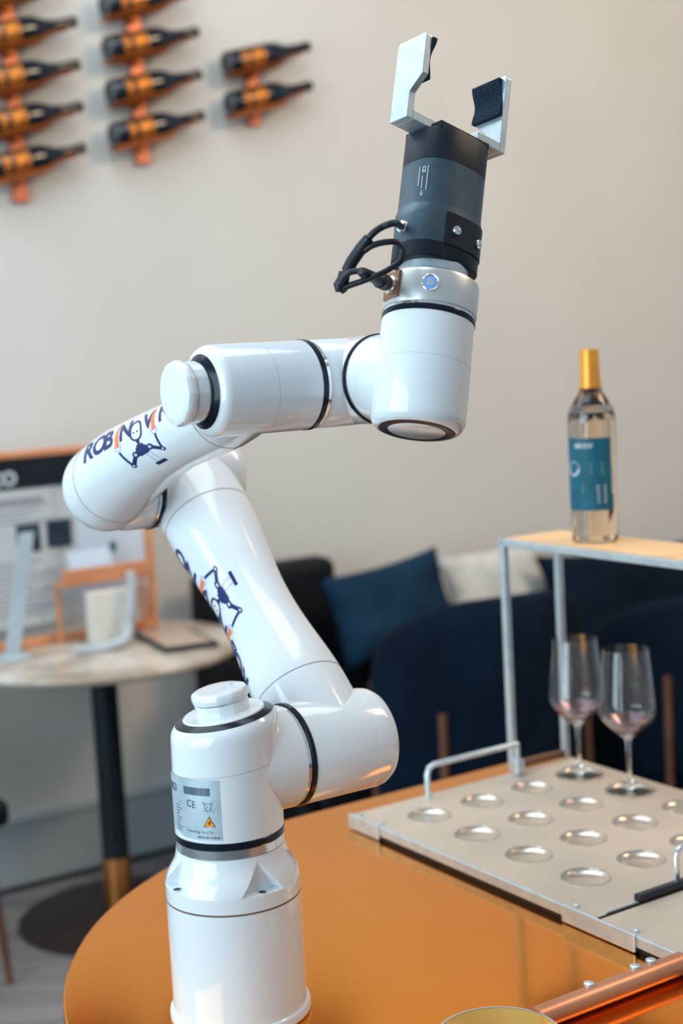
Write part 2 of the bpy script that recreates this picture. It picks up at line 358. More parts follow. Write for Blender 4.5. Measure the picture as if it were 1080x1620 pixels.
# gooseneck (ribbed white hose) lying in a J
pts = []; rr = []
P = [uw(1.44, 3.52, TZ + .014), uw(1.52, 3.50, TZ + .014), uw(1.585, 3.52, TZ + .02), uw(1.62, 3.56, TZ + .06), uw(1.635, 3.57, TZ + .13), uw(1.64, 3.575, TZ + .19)]
def catmull(P, n=12):
    out = []; Q = [P[0] * 2 - P[1]] + P + [P[-1] * 2 - P[-2]]
    for i in range(1, len(Q) - 2):
        p0, p1, p2, p3 = Q[i - 1], Q[i], Q[i + 1], Q[i + 2]
        for k in range(n):
            t = k / n; out.append(.5 * ((2 * p1) + (p2 - p0) * t + (2 * p0 - 5 * p1 + 4 * p2 - p3) * t * t + (3 * p1 - p0 - 3 * p2 + p3) * t ** 3))
    out.append(P[-1]); return out
pts = catmull(P, 16); rr = [.0145 if i % 2 else .0095 for i in range(len(pts))]
m = MB(); m.tube(pts, rr, 16); tag(m.build('ribbed_hose', noisy(mat('ribbed_grey_plastic', (.5, .53, .55), .5), (.47, .5, .52), (.54, .57, .59), 20), None, origin=P[1]), 'ribbed pale grey hose curving up from the marble table', 'hose')
# acrylic stand at the left
ac = thing('acrylic_stand', 'narrow frosted acrylic stand leaning up beside the board, far left', 'stand', uw(1.32, 3.60, TZ))
m = MB()
A0 = atY(18, 1020, (uw(1.34, 3.6)).y); A1 = atY(42, 842, (uw(1.40, 3.62)).y); A0.z = TZ + .004
d = (A1 - A0).normalized(); e = U
m.box((A0 + A1) / 2, e, d.cross(e).normalized(), d, .020, .003, (A1 - A0).length / 2); m.build('upright', frost, ac, bevel=.001)
m = MB(); m.box(A0 + Z * .0 , U, W, Z, .035, .05, .004); m.build('foot', frost, ac, bevel=.001)
# tablet
m = MB(); tcn = uw(1.715, 3.49, TZ + .0061); du = (uw(1.69, 3.658) - uw(1.645, 3.377)).normalized(); dv = V((du.y, -du.x, 0))
m.box(tcn, du, dv, Z, .142, .075, .006); tb = m.build('tablet', post_b, None, bevel=.003, origin=tcn); tag(tb, 'black tablet lying flat near the right rim of the marble table', 'tablet')
m = MB(); m.box(tcn + Z * .0064, du, dv, Z, .128, .062, .0006); m.build('screen', noisy(mat('tan_reflection_screen', (.45, .33, .24), .15), (.42, .30, .22), (.5, .37, .27), 5), tb)  # tan of the screen is a reflection put into its colour
# chair at the left edge
ch = thing('side_chair', 'dark seated chair with a thin brown leg, cut by the left edge', 'chair', uw(1.02, 3.45))
m = MB(); m.box(uw(.925, 3.52, .44), U, W, Z, .235, .22, .032); m.build('seat', black_f, ch, bevel=.02, seg=4)
m = MB(); m.box(uw(.74, 3.52, .66), U, W, Z, .02, .20, .20); m.build('backrest', black_f, ch, bevel=.015, seg=3)
for (a, c) in ((1.11, 3.36), (1.11, 3.68), (.76, 3.36), (.76, 3.68)):
    m = MB(); m.tube([uw(a + .035 * (1 if a > 1 else -1), c, 0), uw(a, c, .415)], [.009, .013], 12); m.build('leg', legc, ch)
# ================================================================ SOFAS, CUSHIONS
def rbox(name, mt, c, hx, hy, hz, parent=None, bev=.05, ax=U, ay=W, az=Z, seg=5, origin=None):
    m = MB(); m.box(c, ax, ay, az, hx, hy, hz); o = m.build(name, mt, parent, bevel=bev, seg=seg, origin=origin)
    for p in o.data.polygons: p.use_smooth = True
    for e in o.data.edges: e.use_edge_sharp = False
    o.modifiers['bevel'].limit_method = 'NONE' if False else 'ANGLE'
    return o
def pillow(name, mt, c, ex, ey, ez, sx, sy, t, label):
    N = 18; m = MB()
    def pt(i, j, sgn):
        x = -1 + 2 * i / N; y = -1 + 2 * j / N
        px = x * (1 - .10 * (1 - y * y) ** 1 * 1) if abs(x) > 0 else 0; py = y * (1 - .10 * (1 - x * x))
        h = t * ((1 - x ** 4) * (1 - y ** 4)) ** .5
        h += .012 * math.sin(5 * x + 3 * y) * (1 - x * x) * (1 - y * y)
        return c + ex * (px * sx) + ey * (py * sy) + ez * (h * sgn)
    for sgn in (1, -1):
        vs = [pt(i, j, sgn) for i in range(N + 1) for j in range(N + 1)]
        fs = [(i * (N + 1) + j, i * (N + 1) + j + 1, (i + 1) * (N + 1) + j + 1, (i + 1) * (N + 1) + j) for i in range(N) for j in range(N)]
        m.add(vs, fs)
    o = m.build(name, mt, None, origin=c, auto=False)
    bm = bmesh.new(); bm.from_mesh(o.data); bmesh.ops.remove_doubles(bm, verts=bm.verts, dist=.0008); bmesh.ops.recalc_face_normals(bm, faces=bm.faces); bm.to_mesh(o.data); bm.free()
    tag(o, label, 'cushion'); return o
# long sofa along the wall
sf = thing('wall_sofa', 'long dark navy sofa against the beige wall, behind the armchairs', 'sofa', uw(3.3, 3.6))
rbox('seat_base', navy_f, uw(3.66, 3.60, .26), 1.15, .40, .14, sf, .04)
rbox('backrest', navy_f, uw(3.66, 3.90, .42), 1.15, .10, .20, sf, .05)
for q in (2.6, 4.7):
    for c in (3.25, 3.85):
        m = MB(); m.tube([uw(q, c, 0), uw(q, c, .12)], [.012, .018], 12); m.build('leg', legc, sf)
# black armchair behind the robot
ac2 = thing('black_armchair', 'black high-backed armchair standing behind the robot elbow and forearm', 'armchair', uw(2.2, 3.6))
rbox('backrest', black_f, uw(2.21, 3.86, .50), .235, .06, .355, ac2, .035)
rbox('seat', black_f, uw(2.21, 3.52, .33), .20, .26, .09, ac2, .04)
rbox('armrest', black_f, uw(1.985, 3.54, .40), .035, .26, .22, ac2, .04)
rbox('armrest', black_f, uw(2.435, 3.54, .40), .035, .26, .22, ac2, .04)
for a in (2.0, 2.42):
    for c in (3.32, 3.84):
        m = MB(); m.tube([uw(a, c, 0), uw(a, c, .29)], [.012, .018], 12); m.build('leg', legc, ac2)
# navy tub armchair : curved shell
def tub(name, label, cu, cw, r, zt, face, seat_z=.44, open_=105):
    t = thing(name, label, 'armchair', uw(cu, cw))
    m = MB(); rings = []
    for k in range(-open_, open_ + 1, 7):
        a = math.radians(face + 180 + k); dirv = U * math.cos(a) + W * math.sin(a)
        q = abs(k) / open_; top = zt - .16 * q ** 2.5
        cc = uw(cu, cw)
        sec = []
        for (rr_, zz) in [(r - .085, .30), (r - .085, top - .035), (r - .07, top - .010), (r - .045, top), (r - .02, top - .010), (r, top - .04), (r + .005, top - .25), (r - .01, .30), (r - .04, .27)]:
            sec.append(cc + dirv * rr_ + Z * zz)
        rings.append(sec)
    m.loft(rings); m.build('shell_back', navy_f, t, sub=1)
    m = MB(); m.lathe([(.27, .02), (.27, r - .09), (.30, r - .075), (seat_z - .03, r - .075), (seat_z, r - .10), (seat_z + .012, .02)], uw(cu, cw), Z, n=48); m.build('seat_cushion', navy_f, t)
    for a in (45, 135, 225, 315):
        p = uw(cu + (r - .1) * math.cos(math.radians(a + face)), cw + (r - .1) * math.sin(math.radians(a + face)))
        p2 = uw(cu + (r - .04) * math.cos(math.radians(a + face)), cw + (r - .04) * math.sin(math.radians(a + face)))
        m = MB(); m.tube([p2 + (p2 - p) * .9, p2 + (p2 - p) * .72 + Z * .60], [.010, .012], 12); m.build('leg', legc, t)
    return t
tub('tub_armchair', 'navy tub armchair with rounded back, directly behind the shelf post', 2.325, 2.98, .285, .88, 80)
tub('tub_armchair', 'navy tub armchair at the right edge, behind the two wine glasses', 3.02, 2.90, .33, .82, 80)
Pz = lambda x, y, w_: (lambda d: C0 + d * ((w_ - C0.dot(W)) / d.dot(W)))(ray(x, y))
c1 = Pz(621, 962, 3.60)
e_y = (Z * .96 + W * .28).normalized()
rot = lambda a: (U * math.cos(a) + e_y * math.sin(a), e_y * math.cos(a) - U * math.sin(a))
ex, ey = rot(math.radians(6)); pillow('sofa_cushion', navy_c, c1, ex, ey, ex.cross(ey), .225, .145, .065, 'petrol blue cushion slumped on the sofa, its pointed corner raised right')
c2 = Pz(788, 935, 3.68); ex, ey = rot(math.radians(3)); pillow('sofa_cushion', cream_f, c2, ex, ey, ex.cross(ey), .215, .15, .055, 'cream fluffy cushion between the two blue ones on the sofa')
c3 = Pz(1022, 975, 3.50); ex, ey = rot(math.radians(-1)); pillow('sofa_cushion', navy_f, c3, ex, ey, ex.cross(ey), .42, .25, .10, 'large dark navy cushion under the silver shelf at the right')
# ================================================================ COPPER TABLE
TBZ = .757
_uw = uw
def uw(u, w, z=0): return _uw(u + .024, w + .028, z)
ct = thing('copper_table', 'large polished copper table with a rounded end, carrying the robot', 'table', uw(1.16, 1.31))
RT, cu0, cw0, u_end = .635, 1.185, 1.335, 1.69
outl = [(u_end, cw0 - RT)]
outl = [(cu0 + RT * math.cos(math.radians(a)), cw0 + RT * math.sin(math.radians(a))) for a in range(90, 271, 3)] + [(u_end, cw0 - RT), (u_end, cw0 + RT)]
m = MB(); m.prism(outl, Z * (TBZ - .022), U, W, Z, .022); top = m.build('tabletop', copper, ct, bevel=.003, seg=3)
m = MB(); sm_ = [(cu0 + (u - cu0) * .93, cw0 + (w - cw0) * .93) for u, w in outl]; m.prism(sm_, Z * (TBZ - .060), U, W, Z, .036); m.build('apron', copper_edge, ct)
m = MB(); m.lathe([(0, .02), (0, .30), (.015, .31), (.02, .30), (.03, .06), (TBZ - .07, .055), (TBZ - .062, .18), (TBZ - .0605, .02)], uw(1.2, 1.31), Z, n=56); m.build('pedestal', brown_b, ct)
# ================================================================ TRAYS
def tray(name, label, u0, u1, w0, w1, holes, clips):
    t = thing(name, label, 'tray', uw((u0 + u1) / 2, (w0 + w1) / 2, TBZ), 'champagne serving trays')
    zt, zb = TBZ + .020, TBZ + .012
    hr = .033
    # plate with real holes : outer rectangle, circles cut with a grid of cells
    bm = bmesh.new(); us = sorted(set([u0, u1] + [h[0] - .045 for h in holes] + [h[0] + .045 for h in holes])); ws = sorted(set([w0, w1] + [h[1] - .045 for h in holes] + [h[1] + .045 for h in holes]))
    base = V(t['_o']); n = 32
    m = MB()
    for i in range(len(us) - 1):
        for j in range(len(ws) - 1):
            a0, a1, b0, b1 = us[i], us[i + 1], ws[j], ws[j + 1]
            if a1 - a0 < 1e-5 or b1 - b0 < 1e-5: continue
            hc = [h for h in holes if abs((a0 + a1) / 2 - h[0]) < .01 and abs((b0 + b1) / 2 - h[1]) < .01]
            if not hc: m.add([uw(a0, b0, zt), uw(a1, b0, zt), uw(a1, b1, zt), uw(a0, b1, zt)], [(0, 1, 2, 3)], False); continue
            hx, hy = hc[0]; o_ = []; i_ = []
            for k in range(n):
                a = 2 * PI * (k + .5) / n; c, s_ = math.cos(a), math.sin(a); q = .045 / max(abs(c), abs(s_))
                o_.append(uw(min(max(hx + c * q, a0), a1), min(max(hy + s_ * q, b0), b1), zt)); i_.append(uw(hx + c * hr, hy + s_ * hr, zt))
            m.add(o_ + i_, [(k, (k + 1) % n, n + (k + 1) % n, n + k) for k in range(n)], False)
            for cx, cy, ka in ((a0, b0, -3 * PI / 4), (a1, b0, -PI / 4), (a1, b1, PI / 4), (a0, b1, 3 * PI / 4)):
                k = int(math.floor((ka % (2 * PI)) / (2 * PI) * n - .5)) % n
                m.add([o_[k], uw(cx, cy, zt), o_[(k + 1) % n]], [(0, 1, 2)], False)
    bm.free()
    pl_ = m.build('plate', champ, t)
    m = MB(); m.box(uw((u0 + u1) / 2, (w0 + w1) / 2, TBZ + .0085), U, W, Z, (u1 - u0) / 2 - .002, (w1 - w0) / 2 - .002, .0035); m.build('underplate', champ, t)
    # dished wells
    well = None
    for h in holes:
        if well is None:
            m = MB(); c = uw(*h, zt)
            m.lathe([(-.0005, hr + .0022), (.0012, hr + .001), (.0008, hr - .0005), (-.0010, hr - .0012), (-.0040, hr - .0050), (-.0060, hr - .0100), (-.0070, hr - .0160), (-.0070, .002)], c, Z, n=40, cap0=False); well = m.build('glass_well', wellm, t); h00 = h
        else:
            o = well.copy(); COL.objects.link(o); o.parent = t; o.location = U * (h[0] - h00[0]) + W * (h[1] - h00[1])
    # steel edge at the low-u side
    m = MB(); bbox(m, u0 - .006, u0, TBZ + .007, TBZ + .021, w0, w1); m.build('edge_strip', steel, t, bevel=.001)
    m = MB(); bbox(m, u0 - .004, u0 - .001, TBZ + .0005, TBZ + .0068, w0 + .01, w1 - .01); m.build('lower_strip', post_b, t)
    for (c0, c1) in clips:
        m = MB(); bbox(m, u0 - .010, u0 - .0062, TBZ + .0015, TBZ + .024, c0, c1); m.build('edge_bracket', steel, t, bevel=.001)
        for cc in (c0 + .012, c1 - .012):
            m = MB(); m.lathe([(0, .004), (.003, .004), (.004, .002)], uw(u0 + .006, cc, zt), Z, n=12); m.build('stud', steel, t)
    for c in (w0 + .02, w1 - .02):
        for a in (u0 + .03, u1 - .02):
            m = MB(); m.lathe([(0.0002, .008), (.006, .008)], uw(a, c, TBZ), Z, n=16); m.build('foot', post_b, t)
    return t
HG = [(1.263 + i * .103, 1.402 + j * .1165) for i in range(4) for j in range(4)]
tray('serving_tray', 'champagne metal tray with sixteen round wells, carrying two wine glasses', 1.178, 1.632, 1.290, 1.838, HG, [(1.755, 1.836), (1.215, 1.345)])
HG2 = [(1.263 + i * .103, 1.10 - j * .1165) for i in range(4) for j in range(3)]
tray2 = tray('serving_tray', 'champagne metal tray with a black strip and chrome loop handle, cut by the right edge', 1.178, 1.632, .79, 1.284, HG2, [])
# tray rails
rail = thing('tray_rail', 'chrome tube handrail standing at the far end of the tray, left of the shelf post', 'rail', uw(1.31, 1.826, TBZ + .02))
m = MB(); zz = TBZ + .0205
P = [uw(1.313, 1.822, zz), uw(1.313, 1.822, zz + .038), uw(1.317, 1.822, zz + .048), uw(1.327, 1.822, zz + .052), uw(1.48, 1.822, zz + .052), uw(1.50, 1.822, zz + .052)]
m.tube(P, .0046, 12); m.build('rail_tube', steel, rail)
m = MB(); m.box(uw(1.50, 1.822, zz + .013), U, W, Z, .009, .009, .013); m.build('rail_clamp', steel, rail, bevel=.003)
m = MB(); m.tube([uw(1.50, 1.822, zz + .026), uw(1.50, 1.822, zz + .052)], .0046, 12); m.build('rail_post', steel, rail)
m = MB(); bbox(m, 1.250, 1.50, zz, zz + .010, 1.287, 1.299); m.build('rubber_strip', post_b, tray2, bevel=.002)
m = MB(); bbox(m, 1.195, 1.249, zz, zz + .002, 1.290, 1.293); m.build('steel_strip', steel, tray2)
m = MB(); P = [uw(1.335, 1.306, zz), uw(1.335, 1.306, zz + .036), uw(1.339, 1.306, zz + .044), uw(1.348, 1.306, zz + .048), uw(1.47, 1.306, zz + .048), uw(1.479, 1.306, zz + .044), uw(1.483, 1.306, zz + .036), uw(1.483, 1.306, zz)]
m.tube(P, .0046, 12); m.build('loop_handle', chrome, tray2)
# ================================================================ SHELF, BOTTLE, GLASSES
SZ = 1.171
sh = thing('wire_shelf', 'tall silver tube frame shelf with a honey wood top, carrying the clear bottle', 'shelf', uw(1.57, 1.7, TBZ + .021))
m = MB(); bbox(m, 1.516, 1.632, SZ - .009, SZ + .001, 1.0, 1.842); m.build('wooden_top', wood_shelf, sh, bevel=.001)
def bar(a, b_, name='tube_bar', hw=.0058):
    m = MB(); d = (b_ - a).normalized(); _, e1, e2 = frame(d, W if abs(d.z) > .5 else Z); m.box((a + b_) / 2, d, e1, e2, (b_ - a).length / 2 + hw, hw, hw); m.build(name, steel, sh, bevel=.0012)
zb_ = TBZ + .0215
bar(uw(1.508, 1.842, SZ - .006), uw(1.508, 1.0, SZ - .006)); bar(uw(1.634, 1.848, SZ - .006), uw(1.634, 1.0, SZ - .006))
bar(uw(1.508, 1.848, SZ - .006), uw(1.634, 1.848, SZ - .006))
bar(uw(1.508, 1.845, zb_ + .006), uw(1.508, 1.845, SZ - .012), 'post'); bar(uw(1.626, 1.845, zb_ + .006), uw(1.626, 1.845, SZ - .012), 'post')
bar(uw(1.508, .99, zb_ + .006), uw(1.508, .99, SZ - .012), 'post'); bar(uw(1.626, .99, zb_ + .006), uw(1.626, .99, SZ - .012), 'post')
m = MB(); bbox(m, 1.512, 1.622, zb_, zb_ + .012, 1.840, 1.850); m.build('foot_bar', legc, sh, bevel=.001)
# clear bottle
Bc = uw(1.578, 1.70, SZ + .0012)
wb = thing('wine_bottle', 'clear wine bottle with teal label and orange foil neck on the shelf', 'bottle', Bc)
prof = [(0, .012), (.0, .030), (.002, .035), (.007, .0370), (.100, .0372), (.190, .0378), (.203, .0365), (.215, .032), (.226, .0255), (.236, .0190), (.246, .0160), (.262, .0145), (.298, .0138), (.300, .010)]
m = MB(); m.lathe(prof, Bc, Z, n=64); m.build('bottle_glass', glass, wb)
m = MB(); m.lathe([(.004, .010), (.004, .030), (.010, .0345), (.100, .0348), (.188, .0354), (.200, .034), (.205, .0325), (.205, .002)], Bc, Z, n=56); m.build('wine', wine_liq, wb)
m = MB(); m.lathe([(.243, .0175), (.262, .0155), (.300, .0150), (.3035, .0140), (.3040, .003)], Bc, Z, n=40, cap0=False); m.build('neck_foil', gold, wb)
fc = math.atan2((C0 - Bc).dot(W), (C0 - Bc).dot(U))
def onb(s, z, r=.0383): a = fc + s / r; return Bc + (U * math.cos(a) + W * math.sin(a)) * r + Z * z
f = Flat()
for i in range(24): f.rect(-.052 + i * .0035, .052, -.052 + (i + 1) * .0035, .166)
lo = f.build('label', teal, lambda s, z: onb(s - .0 + .0, z, .0382), wb)
f = Flat(); f.text('MNW', -.030, .150, .012, .0003); f.disc(-.034, .118, .012, 20)
for i in range(5): f.rect(-.004, .126 - i * .004, .016, .1272 - i * .004)
for i in range(3): f.rect(-.018, .090 - i * .004, .005, .0915 - i * .004)
for i in range(6): f.rect(.006 , .064 + i * .005, .020, .0668 + i * .005)
f.build('label_print', pale_ink, lambda s, z: onb(s, z, .0386), lo)
# wine glasses
def wineglass(c, label, first=None):
    if first is not None:
        g = copy_tree(first); g.location = c; g['label'] = label; return g
    g = thing('wine_glass', label, 'glass', c, 'wine glasses on the tray')
    t_ = .0011
    outer = [(.001, .002), (.0005, .030), (.0005, .0385), (.0016, .0390), (.0028, .0380), (.005, .020), (.009, .0065), (.016, .0042), (.045, .0036), (.075, .0040), (.083, .0062), (.090, .0150), (.100, .0265), (.112, .0385), (.1185, .0440), (.123, .0462), (.128, .0466), (.138, .0458), (.165, .0430), (.200, .0392), (.228, .0362)]
    inner = [(.2284, .0356), (.200, .0384), (.165, .0422), (.138, .0450), (.1285, .0457), (.124, .0450), (.120, .0432), (.113, .0372), (.101, .0252), (.093, .0150), (.0895, .002)]
    m = MB(); m.lathe(outer + inner, c, Z, n=64); m.build('glass_bowl', glass, g)
    m = MB(); m.lathe([(.0900, .0018), (.0935, .0148), (.1012, .0248), (.1130, .0366), (.1160, .0396), (.1155, .0386), (.1125, .0352), (.1016, .0236), (.0945, .0140), (.0915, .0018)], c, Z, n=64); m.build('rose_refraction_film', glass_pink, g); return g  # added film, its pink imitates the refracted tray
g1 = wineglass(uw(1.572, 1.7515, TBZ + .0214), 'empty stemmed wine glass nearer the shelf post, left of the pair')
g2 = wineglass(uw(1.572, 1.635, TBZ + .0214), 'empty stemmed wine glass at the right, farther from the shelf post', g1)
# copper rail bar and dish at the bottom right
cr = thing('copper_bar_rail', 'low rounded copper bar with silver studs lying at the bottom right', 'rail', uw(1.1, 1.165, TBZ))
m = MB(); m.tube([uw(.950 + .01 * i, 1.140, TBZ + .0135) for i in range(23)], .013, 20); m.build('bar', copper_edge, cr)
for a in (1.03, 1.10, 1.125):
    m = MB(); m.lathe([(0, .006), (.003, .006), (.0045, .003)], uw(a, 1.144, TBZ + .0262), Z, n=14); m.build('stud', steel, cr)
Dc = atZ(790, 1668, TBZ + .0004)
ds = thing('glass_dish', 'shallow gold tinted glass dish, only its rim showing at the bottom edge', 'dish', Dc)
m = MB(); m.lathe([(0, .01), (0, .045), (.004, .052), (.018, .064), (.0205, .0655), (.0210, .064), (.016, .060), (.006, .049), (.004, .01)], Dc, Z, n=64); m.build('dish_bowl', noisy(mat('golden_dish_glaze', (.9, .50, .12), .12, .6), (.86, .44, .10), (.93, .56, .15), 10), ds)
m = MB(); m.lathe([(.0200, .0640), (.0200, .0662), (.0215, .0662), (.0215, .0640)], Dc, Z, n=64, cap0=False, cap1=False); m.build('rim_band', steel, ds)
# ================================================================ ROBOT ARM
AX = atY(368.5, 1414, 1.6); bx_, by_ = AX.x + .0008, 1.6
def bz(z): return V((bx_ - .0, by_, z))
rob = thing('robot_arm', 'white glossy jointed robot arm with gripper, standing on the copper table', 'robot arm', bz(TBZ))
# base column
m = MB(); m.lathe([(.0005, .02), (.0005, .0785), (.0025, .0800), (.009, .0800), (.0115, .0790), (.0125, .0760), (.136, .0757), (.1405, .0755), (.141, .02)], bz(TBZ), Z, n=128); m.build('base_column', white, rob)
zc = .8985
seam('column_seam', bz(zc - .0015), Z, 0, .0755, rob, .0012)
# mounting collar with two bolt pockets
m = MB(); N = 420; rings = []
PR0 = [(0, .0757), (.0150, .0758), (.0165, .0757), (.0180, .0754), (.0215, .0746), (.0260, .0732), (.031, .0708), (.036, .0678), (.041, .0650), (.046, .0630), (.052, .0616), (.0555, .0612)]
PRF = [(0, .0757), (.0150, .0758), (.0163, .0757), (.0166, .0757)] + [(.0170 + i * .0011, 0) for i in range(36)] + [(.0560, .02)]
PRF = [(h, r if r else (lambda h_: next(r0 + (r1 - r0) * (h_ - h0) / (h1 - h0) for (h0, r0), (h1, r1) in zip(PR0, PR0[1:]) if h_ <= h1))(min(h, .0555))) for h, r in PRF]
BTH = [-58, 32, 122, 212]
for h, r in PRF:
    ring = []
    for j in range(N):
        a = 360 * j / N; rr_ = r
        for bt in BTH:
            dd = (a - bt + 180) % 360 - 180
            wdt = 19 * (1 - max(0, h - .0169) / .032)
            if .0169 < h < .049 and abs(dd) < wdt + 1.5:
                k = min(1, (wdt + 1.5 - abs(dd)) / 3.0); k = k * k * (3 - 2 * k); rr_ = r + (min(r, .0615) - r) * k
        t = math.radians(a); ring.append(bz(zc) + Z * h + (V((0, -1, 0)) * math.cos(t) + V((1, 0, 0)) * math.sin(t)) * rr_)
    rings.append(ring)
m.loft(rings); col = m.build('mounting_collar', white, rob)
for bt in BTH:
    t = math.radians(bt); c = bz(zc + .0171) + (V((0, -1, 0)) * math.cos(t) + V((1, 0, 0)) * math.sin(t)) * .0690
    m = MB(); m.lathe([(0, .0056), (.0006, .0056), (.0008, .0046), (.0002, .0040), (.0001, .001)], c, Z, n=24); o = m.build('bolt_rim', white, col)
    m = MB(); m.lathe([(.0003, .0044), (.0009, .0044)], c, Z, n=24); m.build('bolt_hole', dark_ink, col)
z1 = zc + .056
m = MB(); ring_band(m, bz(z1), Z, .0, .0105, .0608, 128); m.build('chrome_ring', chrome, rob)
m = MB(); ring_band(m, bz(z1), Z, .0105, .0185, .0617, 128); m.build('seal_ring', black, rob)
# shoulder housing (vertical), top cap leaning slightly
P1 = atY(360, 1216, 1.6); P1.x = bx_ + .0030
R1 = .0612; zh0 = z1 + .0185
def tiltn(q): a = math.radians(7.5) * q; return V((-math.sin(a), -math.sin(math.radians(2)) * q, math.cos(a))).normalized()
top_c = P1 + Z * .0600 + V((-.001, 0, 0))
m = MB(); rings = []
def circ(c, n_, r, N=128):
    _, e1, e2 = frame(n_, V((0, -1, 0))); return [c + (e1 * math.cos(2 * PI * j / N) + e2 * math.sin(2 * PI * j / N)) * r for j in range(N)]
zt_ = top_c.z - zh0
for q, r in [(0, .050), (0, R1 - .0004), (.004, R1), (.3, R1), (.55, R1), (.75, R1), (.86, R1), (.91, R1 - .0001), (.94, R1 - .0008), (.965, R1 - .0022), (.985, R1 - .0042)]:
    qt = max(0, (q - .3) / .7); c = V((bx_, by_, zh0)).lerp(top_c, q); c.x = bx_ + (top_c.x - bx_) * q
    rings.append(circ(c, tiltn(qt), r))
nT = tiltn(1)
rings.append(circ(top_c, nT, .0556)); rings.append(circ(top_c - nT * .0015, nT, .0550)); rings.append(circ(top_c - nT * .002, nT, .01))
m.loft(rings); hs = m.build('shoulder_housing', white, rob)
# slanted seam on the housing
m = MB(); cq = V((bx_, by_, zh0)).lerp(top_c, .60); tq = tiltn(.45 / .7 * 1.0)
m.loft([circ(cq - tq * .0005, tq, R1 - .002), circ(cq - tq * .0004, tq, R1 + .00022), circ(cq + tq * .0004, tq, R1 + .00022), circ(cq + tq * .0005, tq, R1 - .002)], False, False)
m.build('housing_seam', noisy(mat('pale_seam', (.50, .52, .54), .5), (.47, .49, .51), (.54, .56, .58), 20), hs)
def poly12(t):
    s_ = PI / 6; x = (t % s_) - s_ / 2; return .42 + .58 * math.cos(s_ / 2) / math.cos(x) + .58 * (1 - math.cos(s_ / 2)) * .3
def end_cap(c, n_, r_black, parent, knob=True, ref=None, rk=.0315, w_b=.0090, hb=.0030, rb=None):
    if not knob: hb = .0009
    m = MB(); m.lathe([(-.002, r_black - .003), (-.002, r_black), (.0002, r_black), (.0008, r_black - .0008), (hb - .0004, r_black - w_b + .0012), (hb, r_black - w_b), (hb, .012), (-.001, .010)], c, n_, n=96); m.build('black_cap_ring', black, parent)
    ri = r_black - w_b
    if knob:
        m = MB(); m.lathe([(hb - .001, .01), (hb - .0008, ri - .0002), (hb + .0008, ri - .0004), (hb + .0020, ri - .0016), (hb + .0026, min(ri - .003, rk + .002)), (hb + .0030, rk - .0020), (hb + .0030, .01)], c, n_, n=96); o = m.build('cap_base', white, parent)
        k = hb - .0030
        m = MB(); m.lathe([(k + .0050, rk - .0015), (k + .0140, rk - .0012), (k + .0175, rk - .0016), (k + .0182, rk - .0030), (k + .0182, .01)], c, n_, n=144, rf=poly12, ref=ref); m.build('knob_lower_disc', white, o)
        m = MB(); m.lathe([(k + .0181, rk - .0028), (k + .0195, rk - .0028)], c, n_, n=96); m.build('knob_chrome_slit', chrome, o)
        m = MB(); m.lathe([(k + .0193, rk - .002), (k + .0197, rk - .0002), (k + .0210, rk + .0006), (k + .0270, rk + .0004), (k + .0297, rk - .0012), (k + .0312, rk - .0045), (k + .0317, rk - .0085), (k + .0315, .002)], c, n_, n=144, rf=poly12, ref=ref); m.build('knob_top_disc', white, o)
end_cap(top_c - nT * .0008, nT, .0560, rob, ref=V((0, -1, 0)), rk=.0318, w_b=.0095, hb=.0050)
# rating label
LZ0, LZ1 = .977, 1.044
def onl(x, y):  # x px-like angle in arc metres from the front, y height
    rL = R1 + .0003; a = x / rL; return V((bx_ + (P1.x - bx_) * .15, by_, y)) + V((math.sin(a), -math.cos(a), 0)) * rL
f = Flat()
for i in range(20): f.rect(-.088 + i * .00425, LZ0, -.088 + (i + 1) * .00425, LZ1 - .0)
lab = f.build('rating_label', silver_foil, onl, rob)
def sx(px): return math.asin(max(-1, min(1, (px - 362) / 88))) * R1
def zy(py, px=340): 
    a = sx(px) / R1; return 1.0435 - (py - 1235 + (1 - math.cos(a)) * 22 - math.sin(a) * -2) / 1385
on2 = lambda x, y: onl(x, y) + (onl(x, y) - V((bx_, by_, y))).normalized() * .0003
f = Flat(); x = sx(299); rnd = random.Random(3); xe = sx(341)
while x < xe:
    wd_ = rnd.choice([.0004, .0006, .0009]); f.rect(x, zy(1258), x + wd_, zy(1246)); x += wd_ + rnd.choice([.0003, .0005])
f.text('C', sx(303), zy(1277), .0112, .0002, sx=.9); f.text('E', sx(311.5), zy(1278), .0112, .0001, sx=.9)
# crossed out bin
bx0, bx1 = sx(330), sx(345); yb, yt = zy(1281), zy(1268)
f.line([(bx0 + .001, yt - .001), (bx0 + .003, yb), (bx1 - .003, yb), (bx1 - .001, yt - .001)], .0005); f.line([(bx0, yt - .001), (bx1, yt - .001)], .0006); f.line([(bx0 - .001, yb - .001), (bx1 + .001, yt + .001)], .0005); f.line([(bx0 - .001, yt + .001), (bx1 + .001, yb - .001)], .0005); f.disc(bx0 + .0045, yb - .0004, .0008, 10)
f.text('Technology Co.,LTD.', sx(301), zy(1315, 325), .0040, 0); f.text('MADE IN CHINA', sx(318), zy(1324), .0036, .00005)
f.text('XMS3', sx(277) - .012, 1.026, .0120, .0003)
for i in range(9): f.rect(sx(284), 1.011 - i * .0034, sx(284) + .006 + .006 * ((i * 5) % 3) / 2, 1.0122 - i * .0034)
f.rect(-.090, 1.0150, sx(292), 1.0166)
f.rect(-.088, .988, sx(300), .9890)
f.build('label_print', grey_ink, on2, lab)
f = Flat(); a0, a1 = sx(329), sx(348); am = (a0 + a1) / 2; f.poly([(a0, zy(1306)), (a1, zy(1306)), (am, zy(1289))]); f.build('warning_triangle_border', dark_ink, on2, lab)
on3 = lambda x, y: onl(x, y) + (onl(x, y) - V((bx_, by_, y))).normalized() * .0005
